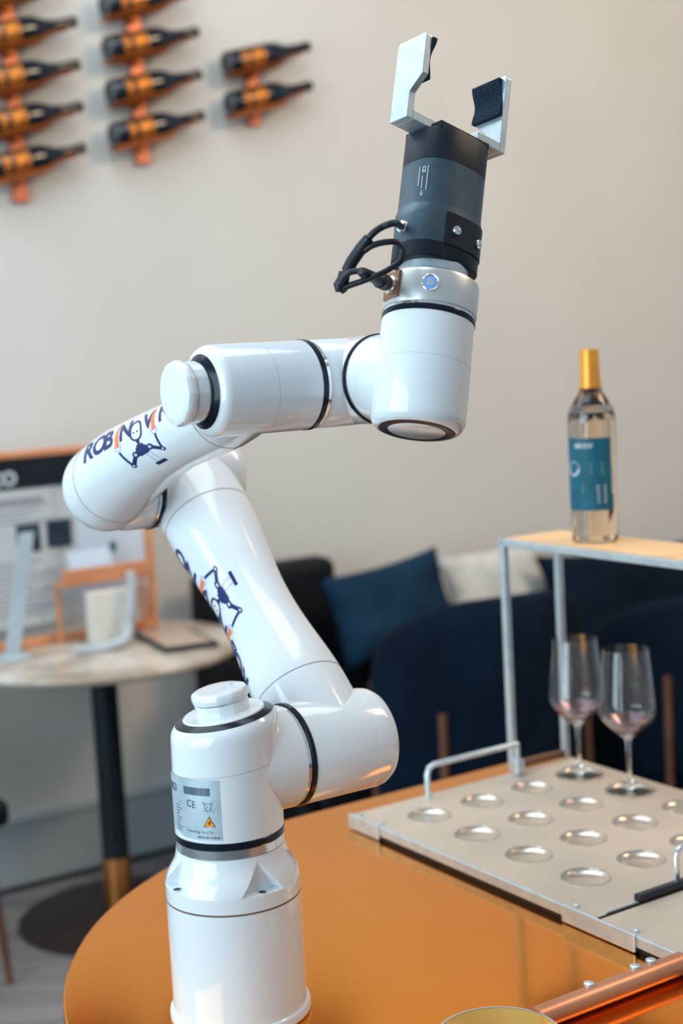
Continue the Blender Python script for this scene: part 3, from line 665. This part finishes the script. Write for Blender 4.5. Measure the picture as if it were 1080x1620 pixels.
f = Flat(); f.poly([(a0 + .0011, zy(1306) + .0006), (a1 - .0011, zy(1306) + .0006), (am, zy(1289) - .0013)]); f.build('warning_triangle', orange_ink, on3, lab)
on4 = lambda x, y: onl(x, y) + (onl(x, y) - V((bx_, by_, y))).normalized() * .0007
f = Flat(); tzc = zy(1300); f.poly([(am + .0008, tzc + .0034), (am - .0014, tzc - .0002), (am - .0001, tzc - .0002), (am - .0008, tzc - .0034), (am + .0014, tzc + .0008), (am + .0001, tzc + .0008)]); f.build('lightning_mark', dark_ink, on4, lab)
# shoulder stub and joint 2 along U
R2 = .0590
P1 = V((bx_ + .001, by_, P1.z))
m = MB(); m.lathe([(-.02, R2 - .004), (.02, R2 - .001), (.055, R2 - .0004), (.0722, R2 - .0004), (.0724, .02)], P1, U, n=128); m.build('shoulder_stub', white, rob)
m = MB(); ring_band(m, P1, U, .0722, .0775, R2 - .0014, 128); m.build('chrome_ring', chrome, rob)
m = MB(); ring_band(m, P1, U, .0775, .0835, R2 + .0006, 128); m.build('seal_ring', black, rob)
m = MB(); m.lathe([(.0835, .03), (.0835, R2 - .0005), (.0845, R2), (.185, R2), (.192, R2 - .0012), (.198, R2 - .0045), (.202, R2 - .010), (.204, R2 - .018), (.2045, .01)], P1, U, n=128); m.build('upper_arm_joint', white, rob)
seam('joint_seam', P1, U, .172, R2, rob, .0010, mat('seam_highlight_white', (.8, .82, .84), .4))  # seam coloured white to paint in the highlight along it
# upper arm : from P2 up to the elbow E
P2 = P1 + U * .1365
ph2 = math.radians(46.7); D2 = (Z * math.cos(ph2) + W * math.sin(ph2)).normalized()
def solve(P, a, c, px):
    d = ray(*px); Mx = Matrix((a, c, -d)).transposed(); s_ = Mx.inverted() @ (C0 - P); return s_[0], s_[1]
A_, B_ = solve(P2, Z, W, (294, 757)); L2 = math.hypot(A_, B_); D2 = (Z * A_ + W * B_).normalized(); E_ = P2 + D2 * L2
def interp(tab, h):
    if h <= tab[0][0]: return tab[0][1]
    for (h0, r0), (h1, r1) in zip(tab, tab[1:]):
        if h <= h1:
            return r0 + (r1 - r0) * (h - h0) / (h1 - h0)
    return tab[-1][1]
def smooth_tab(tab, n=48):
    hs = [tab[0][0] + (tab[-1][0] - tab[0][0]) * i / n for i in range(n + 1)]; rs = [interp(tab, h) for h in hs]
    for _ in range(10): rs = [rs[0]] + [(rs[i - 1] + 2 * rs[i] + rs[i + 1]) / 4 for i in range(1, n)] + [rs[-1]]
    return list(zip(hs, rs))
T2 = smooth_tab([(0, .057), (.05, .0572), (.088, .0572), (.134, .0522), (.167, .0480), (.22, .0460), (.259, .0490), (.297, .0540), (.345, .0590), (.38, .0600), (L2, .0600)])
_, F1, F2 = frame(D2, C0 - (P2 + D2 * .2))
m = MB(); m.lathe(T2, P2, D2, ref=F1, n=128); ua = m.build('upper_arm', white, rob)
seam('arm_seam', P2, D2, .080, interp(T2, .080) + .0001, ua); seam('arm_seam', P2, D2, .362, interp(T2, .362) + .0001, ua)
# elbow joint along U
R3 = .0605
m = MB(); m.lathe([(-.0585, .02), (-.0585, R3 - .001), (-.0575, R3 - .0002), (.045, R3 - .0002), (.055, R3 - .002), (.061, R3 - .006), (.066, R3 - .014), (.0675, .01)], E_, U, n=128); m.build('elbow_joint', white, rob)
m = MB(); ring_band(m, E_, U, -.0640, -.0585, R3 + .0006, 128); m.build('seal_ring', black, rob)
m = MB(); ring_band(m, E_, U, -.0675, -.0640, R3 - .0008, 128); m.build('chrome_ring', chrome, rob)
P3 = E_ - U * .1130
# forearm from P3 to W_ (wrist) toward the camera
A_, B_ = solve(P3, Z, -W, (392, 615)); L3 = math.hypot(A_, B_); D3 = (Z * A_ - W * B_).normalized(); WR = P3 + D3 * L3
m = MB()
m.lathe([(-.0005, .02)] + [(0.0005, R3 - .002), (.004, R3 - .0008), (.030, R3 - .0015), (.045, R3 - .006), (.055, R3 - .014)], E_ - U * .0675, -U, n=128)
# rounded end : sphere at P3
RS = .0575
sph = [(-RS * math.cos(math.radians(a)), max(.0005, RS * math.sin(math.radians(a)))) for a in range(0, 121, 5)]
m.lathe(sph, P3, D3, n=128); m.build('elbow_end_housing', white, rob)
_, G1, G2 = frame(D3, C0 - (P3 + D3 * .2))
upi = (c_u - D3 * c_u.dot(D3)); upi = (upi - (upi.dot((P3 + D3 * .2 - C0).normalized())) * (P3 + D3 * .2 - C0).normalized()).normalized()
upi = (upi - D3 * upi.dot(D3)).normalized()
T3 = smooth_tab([(0, .0575), (.03, .0570), (.075, .0525), (.16, .0440), (.233, .0405), (.308, .0430), (.35, .0455), (L3, .0465)])
O3 = smooth_tab([(0, 0), (.03, .002), (.075, .006), (.16, .0065), (.233, .001), (.308, -.004), (.36, -.004), (L3, -.001)])
def c3(h): return P3 + D3 * h + upi * interp(O3, h)
m = MB(); m.loft([[c3(h) + (G1 * math.cos(2 * PI * j / 128) + G2 * math.sin(2 * PI * j / 128)) * r for j in range(128)] for h, r in T3]); fa = m.build('forearm', white, rob)
for h in (.028, L3 - .058):
    seam('forearm_seam', c3(h), D3, 0, interp(T3, h) + .0001, fa)
# the print on both links
def emblem(fn, parent, tone):
    f = Flat(); sz = 1.38
    f.text('R', 0, 0, sz, .045); f.text('O', .80, 0, sz, .045); f.text('B', 1.72, 0, sz, .045)
    f.text('N', 2.98, 0, sz, .045); f.text('V', 4.95, 0, sz, .045)
    f.text('N', 6.25, 0, sz, .045); f.text('O', 7.2, 0, sz, .045)
    hx = 4.35; f.ring(hx, .12, .50, .66, .13, 28, 2.3)
    f.disc(hx - .17, .10, .06, 10); f.disc(hx + .12, .10, .06, 10)
    # neck, torso and arms of the little machine
    f.line([(hx, -.50), (hx, -1.0)], .16); f.rect(hx - .26, -1.0, hx + .26, -.82); f.poly([(hx - .16, -.55), (hx + .16, -.55), (hx + .10, -.7), (hx - .10, -.7)])
    f.poly([(hx - .62, -1.50), (hx - .35, -.98), (hx + .35, -.98), (hx + .62, -1.42), (hx + .30, -1.62), (hx - .30, -1.66)])
    f.line([(hx - .60, -1.40), (hx - 1.25, -2.0)], .26); f.line([(hx - 1.25, -2.0), (hx - 1.55, -.72)], .15)
    f.line([(hx + .60, -1.32), (hx + 1.30, -1.85)], .26); f.line([(hx + 1.30, -1.85), (hx + 1.42, -.62)], .15)
    for x_, y_, r in ((-1.25, -2.0, .17), (1.30, -1.85, .17), (-.60, -1.40, .24), (.60, -1.32, .24)): f.disc(hx + x_, y_, r, 14)
    f.rect(hx - .05, -2.78, hx + .75, -2.52)
    f.build('logo_print', navy_ink, fn(0), parent, .25)
    f = Flat()
    for x_, y_, r in ((-1.25, -2.0, .085), (1.30, -1.85, .085), (-.60, -1.40, .11), (.60, -1.32, .11)): f.disc(hx + x_, y_, r, 12)
    f.build('logo_joint_dots', pale_ink, fn(.0002), parent, .25)
    f = Flat()
    f.line([(hx + .08, -1.6), (hx + .18, -2.52)], .05); f.line([(hx + .40, -1.55), (hx + .52, -2.52)], .05)
    for x_ in (hx - 1.55, hx + 1.42):
        f.line([(x_ - .22, -.10), (x_ - .22, -.45), (x_ - .08, -.62), (x_ + .08, -.62), (x_ + .22, -.45), (x_ + .22, -.10)], .06)
    f.build('logo_hand_print', pink_ink, fn(0), parent, .25)
    for x_ in (hx - 1.55, hx + 1.42):
        f = Flat(); f.poly([(x_ - .12, -.36), (x_ + .12, -.36), (x_ + .15, .25), (x_ + .10, .70), (x_ + .16, 1.12), (x_ - .06, .80), (x_ - .15, .30)])
        f.build('flame_print', red_ink, fn(.0001), parent, .25)
def fn3(e):
    def g(x, y, e=e):
        y = y if y > 0 else y * .70; h = H3_0 + (x - .28 * y) * H3_S; r = interp(T3, h) + .0004 + e; a = A3_0 + y * H3_Y / .045
        return c3(h) + (upi * math.sin(a) + CF3 * math.cos(a)) * r
    return g
CF3 = upi.cross(D3).normalized()
if CF3.dot(C0 - P3) < 0: CF3 = -CF3
H3_0, H3_S, H3_Y, A3_0 = .058, .0318, .0255, math.radians(16)
emblem(fn3, fa, 0)
CF2 = F1; SD2 = D2.cross(F1).normalized()
if SD2.dot(c_r) > 0: SD2 = -SD2        # SD2 points left in the picture
H2_0, H2_S, H2_Y, A2_0 = .110, .0268, .0235, math.radians(62)
def fn2(e):
    def g(x, y, e=e):
        y = y if y > 0 else y * .72; h = H2_0 + x * H2_S; r = interp(T2, h) + .0004 + e; a = A2_0 + y * H2_Y / .048
        return P2 + D2 * h + (SD2 * math.sin(a) + CF2 * math.cos(a)) * r
    return g
emblem(fn2, ua, 0)
# wrist joint 1 along U
R4 = .0488
s0 = -.055
m = MB(); m.lathe([(s0 - .0002, .02), (s0, .0405), (s0 + .0003, R4 - .0088), (s0 + .0022, R4 - .0042), (s0 + .006, R4 - .0012), (s0 + .011, R4), (.0645, R4), (.065, R4 - .0006), (.065, .02)], WR, U, n=128); m.build('wrist_housing', white, rob)
seam('wrist_seam', WR, U, .010, R4, rob, .0007, mat('pale_line', (.62, .66, .70), .4))
end_cap(WR + U * (s0 + .0006), -U, .0398, rob, ref=Z, rk=.0338, w_b=.0085, hb=.0062)
m = MB(); ring_band(m, WR, U, .065, .0715, R4 + .0006, 128); m.build('seal_ring', black, rob)
m = MB(); ring_band(m, WR, U, .0715, .0765, R4 - .0010, 128); m.build('chrome_ring', chrome, rob)
def imv(p): return c_u * .0035 - c_r * .0098
P5 = WR + U * .138
bt = math.radians(2); V5 = (-W * math.cos(bt) + Z * math.sin(bt)).normalized()
m = MB(); m.lathe([(.0765, .02), (.0765, R4 - .0012), (.0775, R4 - .0006), (.140, R4 - .0006), (.165, R4 - .002), (.180, R4 - .008), (.19, R4 - .02), (.193, .01)], WR, U, n=128)
m.lathe([(-.048, .01), (-.044, .03), (-.03, R4 - .004), (-.01, R4 - .0003), (.0470, R4 - .0003), (.0475, R4 - .001), (.0475, .02)], P5, V5, n=128); m.build('wrist_elbow', white, rob)
m = MB(); ring_band(m, P5, V5, .0475, .0520, R4 + .0006, 128); m.build('seal_ring', black, rob)
m = MB(); ring_band(m, P5, V5, .0520, .0550, R4 - .0008, 128); m.build('chrome_ring', chrome, rob)
P6 = P5 + V5 * .108 - imv(P5)
vd = (P6 - C0).normalized()
imx = (c_r - vd * c_r.dot(vd)).normalized(); imy = (c_u - vd * c_u.dot(vd)).normalized()
im = (imy * math.cos(math.radians(6.1)) + imx * math.sin(math.radians(6.1)))
lean = math.radians(17); A6 = (im * math.cos(lean) + vd * math.sin(lean)).normalized()
m = MB(); P5s = P5 + V5 * .055; m.loft([circ(P5s, V5, R4 - .0010), circ(P5s + V5 * .001, V5, R4 - .0006)] + [circ(P5s.lerp(P6, q), V5, R4 - .0006 - .002 * q) for q in (.3, .5, .7, .9, 1.05)])
R6 = .0505
m.lathe([(-.0555, .02), (-.0555, R6 - .0095), (-.0548, R6 - .0070), (-.0525, R6 - .0040), (-.048, R6 - .0012), (-.042, R6), (.0610, R6 - .0012), (.0615, R6 - .0016), (.0615, .02)], P6, A6, n=128); m.build('wrist_end_housing', white, rob)
seam('wrist_seam', P6, A6, .014, R6 - .0007, rob, .0006, bpy.data.materials['pale_line'])
end_cap(P6 - A6 * .0552, -A6, .0408, rob, knob=False)
m = MB(); m.lathe([(0, .0308), (.0009, .0303), (.0014, .0295), (.0014, .002)], P6 - A6 * .0552, -A6, n=96); m.build('cap_disc', white, rob)
m = MB(); ring_band(m, P6, A6, .0615, .0675, R6 - .0005, 128); m.build('seal_ring', black, rob)
m = MB(); ring_band(m, P6, A6, .0675, .0710, R6 - .0014, 128); m.build('chrome_ring', chrome, rob)
m = MB(); m.lathe([(.0710, .02), (.0710, R6 - .0004), (.0725, R6), (.1030, R6), (.1065, R6 - .0014), (.1080, R6 - .004), (.1080, .02)], P6, A6, n=128); tf = m.build('tool_flange', alu_fl, rob)
# direction helpers round A6 : angle 0 faces the camera, + to the right
cf = ((C0 - P6) - A6 * (C0 - P6).dot(A6)).normalized(); rt = A6.cross(cf).normalized()
if rt.dot(c_r) < 0: rt = -rt
def rad6(a): a = math.radians(a); return cf * math.cos(a) + rt * math.sin(a)
# power button
n_ = rad6(-2); c = P6 + A6 * .0895 + n_ * (R6 - .0008)
m = MB(); m.lathe([(0, .0092), (.0016, .0092), (.0022, .0084), (.0018, .0076), (.0012, .0070), (.0012, .002)], c, n_, n=48); bt_ = m.build('power_button', chrome, tf)
m = MB(); m.lathe([(.0010, .0054), (.0024, .0054), (.0024, .0044), (.0010, .0044)], c, n_, n=48, cap0=False, cap1=False); m.build('led_ring', led, bt_)
m = MB(); m.lathe([(.0010, .0044), (.0026, .0043), (.0028, .0036), (.0026, .0005)], c, n_, n=40); m.build('button_face', alu, bt_)
# cable socket recess
nS = rad6(-55); _, s1, s2 = frame(nS, A6)
cS = P6 + A6 * .090 + nS * (R6 - .001)
m = MB(); m.box(cS + nS * .0002, nS, s1, s2, .0022, .0145, .0125); m.build('socket_recess', sockm, tf)
m = MB(); m.lathe([(0, .0098), (.004, .0098), (.005, .0088), (.005, .002)], cS + nS * .001, nS, n=24, ); m.build('socket_collar', chrome, tf)
# adapter ring
m = MB(); m.lathe([(.1080, .02), (.1080, .0395), (.1112, .0395), (.1112, .02)], P6, A6, n=96); m.build('adapter_gap', blk_metal, rob)
m = MB(); m.lathe([(.1112, .02), (.1112, .0368), (.1120, .0374), (.1240, .0374), (.1240, .02)], P6, A6, n=96); m.build('adapter_ring', alu, rob)
# gripper body : oval section, long axis GX
GU = (U * math.cos(math.radians(7)) + W * math.sin(math.radians(7))); GX = (GU - A6 * GU.dot(A6)).normalized(); GY = A6.cross(GX).normalized()
if GY.dot(C0 - P6) < 0: GY = -GY
GO = 0
def hmap(h): return .121 + (h - .1365) * .985
def oval(h, a, b_, k=3.2, N=96):
    o = P6 + A6 * hmap(h); out = []
    for j in range(N):
        t = 2 * PI * j / N; c_, s_ = math.cos(t), math.sin(t)
        out.append(o + GX * (a * math.copysign(abs(c_) ** (2 / k), c_)) + GY * (b_ * math.copysign(abs(s_) ** (2 / k), s_)))
    return out
GA, GB = .0470, .0375
m = MB(); m.loft([oval(.1365, GA - .004, GB - .004, 2.6), oval(.1370, GA - .0008, GB - .0008, 2.6), oval(.1382, GA, GB, 2.6), oval(.1545, GA, GB, 2.6)]); gb = m.build('gripper_base', blk_metal, rob)
m = MB(); m.loft([oval(.1545, GA, GB, 2.6), oval(.1700, GA, GB, 2.6), oval(.184, GA, GB, 2.7), oval(.190, GA - .0005, GB - .0006, 2.9), oval(.196, GA - .0020, GB - .0012, 2.8), oval(.200, GA - .0025, GB - .0014, 2.8), oval(.2480, GA - .0025, GB - .0014, 2.8)], False, False); gbody = m.build('gripper_body', gun, rob)
m = MB(); m.loft([oval(.2478, GA - .0025, GB - .0014, 2.8), oval(.2830, GA - .0025, GB - .0014, 2.8), oval(.2855, GA - .0035, GB - .0024, 2.8), oval(.2860, GA - .012, GB - .010, 2.8), oval(.2860, .008, .008, 3)]); gt = m.build('gripper_top', blk_metal, rob)
# slide slot across the top
for sg in (-1, 1):
    m = MB(); m.box(P6 + A6 * hmap(.2885) + GY * (sg * .020), GX, GY, A6, .036, .0085, .0035); m.build('slide_rail', blk_metal, gt, bevel=.001)
m = MB(); m.box(P6 + A6 * hmap(.2875), GX, GY, A6, .040, .0105, .0014); m.build('slide_slot', dark_ink, gt)
# side plate with two bolts
def srf(a_deg, h, out=0, k=2.6):
    t = math.radians(a_deg); c_, s_ = math.cos(t), math.sin(t)
    return P6 + A6 * hmap(h) + GX * ((GA + out) * math.copysign(abs(c_) ** (2 / k), c_)) + GY * ((GB + out) * math.copysign(abs(s_) ** (2 / k), s_))
m = MB(); n = 14; aL = [22 + (110 - 22) * i / n for i in range(n + 1)]
rg = []
for h in (.1540, .1895): rg.append([srf(a, h, .0012) for a in aL] + [srf(a, h, -.002) for a in reversed(aL)])
m.loft(rg, smooth=False); sp = m.build('side_plate', blk_metal, rob)
for a, h in ((96, .1710), (62, .1690)):
    c = srf(a, h, .0012); nn = (srf(a, h, .01) - srf(a, h, 0)).normalized(); nn = (GX * math.copysign(abs(math.cos(math.radians(a))) ** 1.2, math.cos(math.radians(a))) / GA + GY * abs(math.sin(math.radians(a))) ** 1.2 / GB).normalized()
    m = MB(); m.lathe([(0, .0042), (.0015, .0050), (.0030, .0046), (.0030, .0030), (.0010, .0024), (.001, .0004)], c, nn, n=20); m.build('socket_bolt', chrome, sp)
# tiny print
f = Flat()
f.text('CE', -.012, .001, .0062, .0001); f.rect(-.001, .0014, .014, .0022); f.rect(-.012, .0075, .016, .0083); f.rect(-.012, -.003, .010, -.0022); f.text('UK', .016, .001, .0050)
a_p = 163
tdir = (srf(a_p + 2, .22, -.0024, 2.8) - srf(a_p - 2, .22, -.0024, 2.8)).normalized()
np_ = A6.cross(tdir).normalized()
if np_.dot(C0 - P6) < 0: np_ = -np_
f.build('body_print', pale_ink, lambda x, y: srf(a_p, .226 - x, -.0024, 2.8) + tdir * (-y) + np_ * .0012, gbody)
# fingers
def finger(sg):
    gx = GX * sg; gy = GY * (1 if sg < 0 else 1)
    base = P6 + A6 * hmap(.2922)
    fw = .047; xo = .0555; th = .0085
    # profile in (GY, A6) plane; notch on the near side for the left finger, far side for the right one
    pr = [(-.024, 0), (.004, 0), (.004, .030), (.022, .0455), (.022, .090), (.019, .0925), (-.021, .0925), (-.024, .0895)]
    if sg > 0: pr = [(-x, y) for x, y in pr]
    pr = [(x + (-.0 if sg < 0 else 0), y) for x, y in pr]
    ox = gx * xo
    m = MB(); m.prism(pr, base + ox, GY, A6, gx, th)
    # foot reaching inwards over the slide
    y0, y1 = (-.024, .004) if sg < 0 else (-.004, .024)
    cx = (xo + .018) / 2
    m.box(base + gx * ((xo + .022) / 2) + GY * ((y0 + y1) / 2) + A6 * .0055, GX, GY, A6, (xo - .022) / 2 + .0002, (y1 - y0) / 2, .0055)
    o = m.build('gripper_finger', alu, rob, bevel=.0009)
    # wavy pad on the inner face
    m = MB(); rg = []; N = 16
    for i in range(N + 1):
        q = i / N; hh = .043 + .046 * q; wv = .0032 + .0024 * math.cos(2 * PI * q)
        a = base + ox + A6 * hh; k0, k1 = ((-.0205, .0215) if sg < 0 else (-.0225, .0205))
        sh_ = .0025 * math.cos(PI * q) * sg
        rg.append([a + GY * (k0 + sh_) - gx * wv, a + GY * (k1 + sh_) - gx * wv, a + GY * (k1 + sh_) + gx * .0002, a + GY * (k0 + sh_) + gx * .0002])
    m.loft(rg, smooth=False); m.build('grip_pad', foam, o)
    return o
finger(-1); finger(1)
# connectors and cables
nC = rad6(-54); gC = P6 + A6 * hmap(.1725)
cC = gC + nC * .0400
m = MB(); m.lathe([(-.002, .0098), (.003, .0098), (.0035, .0085), (.0065, .0085), (.0070, .0070), (.0095, .0070), (.010, .003)], cC, nC, n=6, smooth=False); m.build('hex_nut_connector', chrome, gbody, bevel=.0005)
YC = P6.y - .02
def cp(x, y, dy=0): return atY(x, y, YC + dy)
m = MB(); P = [cC + nC * .008, cp(624, 353, -.03), cp(604, 359, -.035), cp(587, 372, -.035), cp(572, 392, -.03), cp(558, 412, -.03), cp(547, 430, -.03), cp(538, 450, -.028), cp(545, 462, -.026)]
m.tube(catmull(P, 8), .0036, 12); cb = m.build('gripper_cable', cable_m, rob)
m = MB(); m.tube([cp(583, 377, -.034), cp(571, 393, -.030), cp(557, 413, -.030), cp(548, 430, -.03)], [.0056, .0064, .0064, .0060], 14); m.build('heat_shrink_sleeve', cable_m, cb)
m = MB(); m.tube([cp(545, 430, -.03), cp(543, 442, -.03), cp(536, 452, -.03), cp(536, 462, -.03)], [.0058, .0064, .0062, .0035], 12); m.build('tape_wrap', cable_m, cb)
m = MB(); P = [cp(574, 398, -.032), cp(590, 388, -.035), cp(610, 383, -.035), cp(628, 384, -.03), cp(636, 396, -.028), cp(634, 412, -.03), cp(620, 423, -.032), cp(600, 434, -.038), cp(575, 444, -.036), cp(552, 452, -.032), cp(540, 458, -.03)]
m.tube(catmull(P, 8), .0032, 12); m.build('signal_cable', cable_m, rob)
m = MB(); P = [cp(538, 448, -.035), cp(548, 434, -.04), cp(562, 429, -.042), cp(578, 431, -.045)]
m.tube(catmull(P, 8), .0032, 12); m.build('socket_cable', cable_m, rob)
pe = cS + nS * .006; ps = cp(571, 430, -.045); dp = (ps - pe).normalized(); Lp = (ps - pe).length
m = MB(); m.lathe([(0, .0070), (.001, .0078), (.0075, .0078), (.008, .0070)], pe, dp, n=24); m.build('plug_ferrule', brass, rob)
m = MB(); m.lathe([(.0075, .0070), (.009, .0084), (.024, .0082), (.026, .0066), (.0275, .0060), (Lp - .006, .0054), (Lp, .0044), (Lp + .002, .003)], pe, dp, n=24); m.build('cable_plug', cable_m, rob)
bpy.context.view_layer.update()
for o in list(COL.objects):
    if '_o' in o: del o['_o']
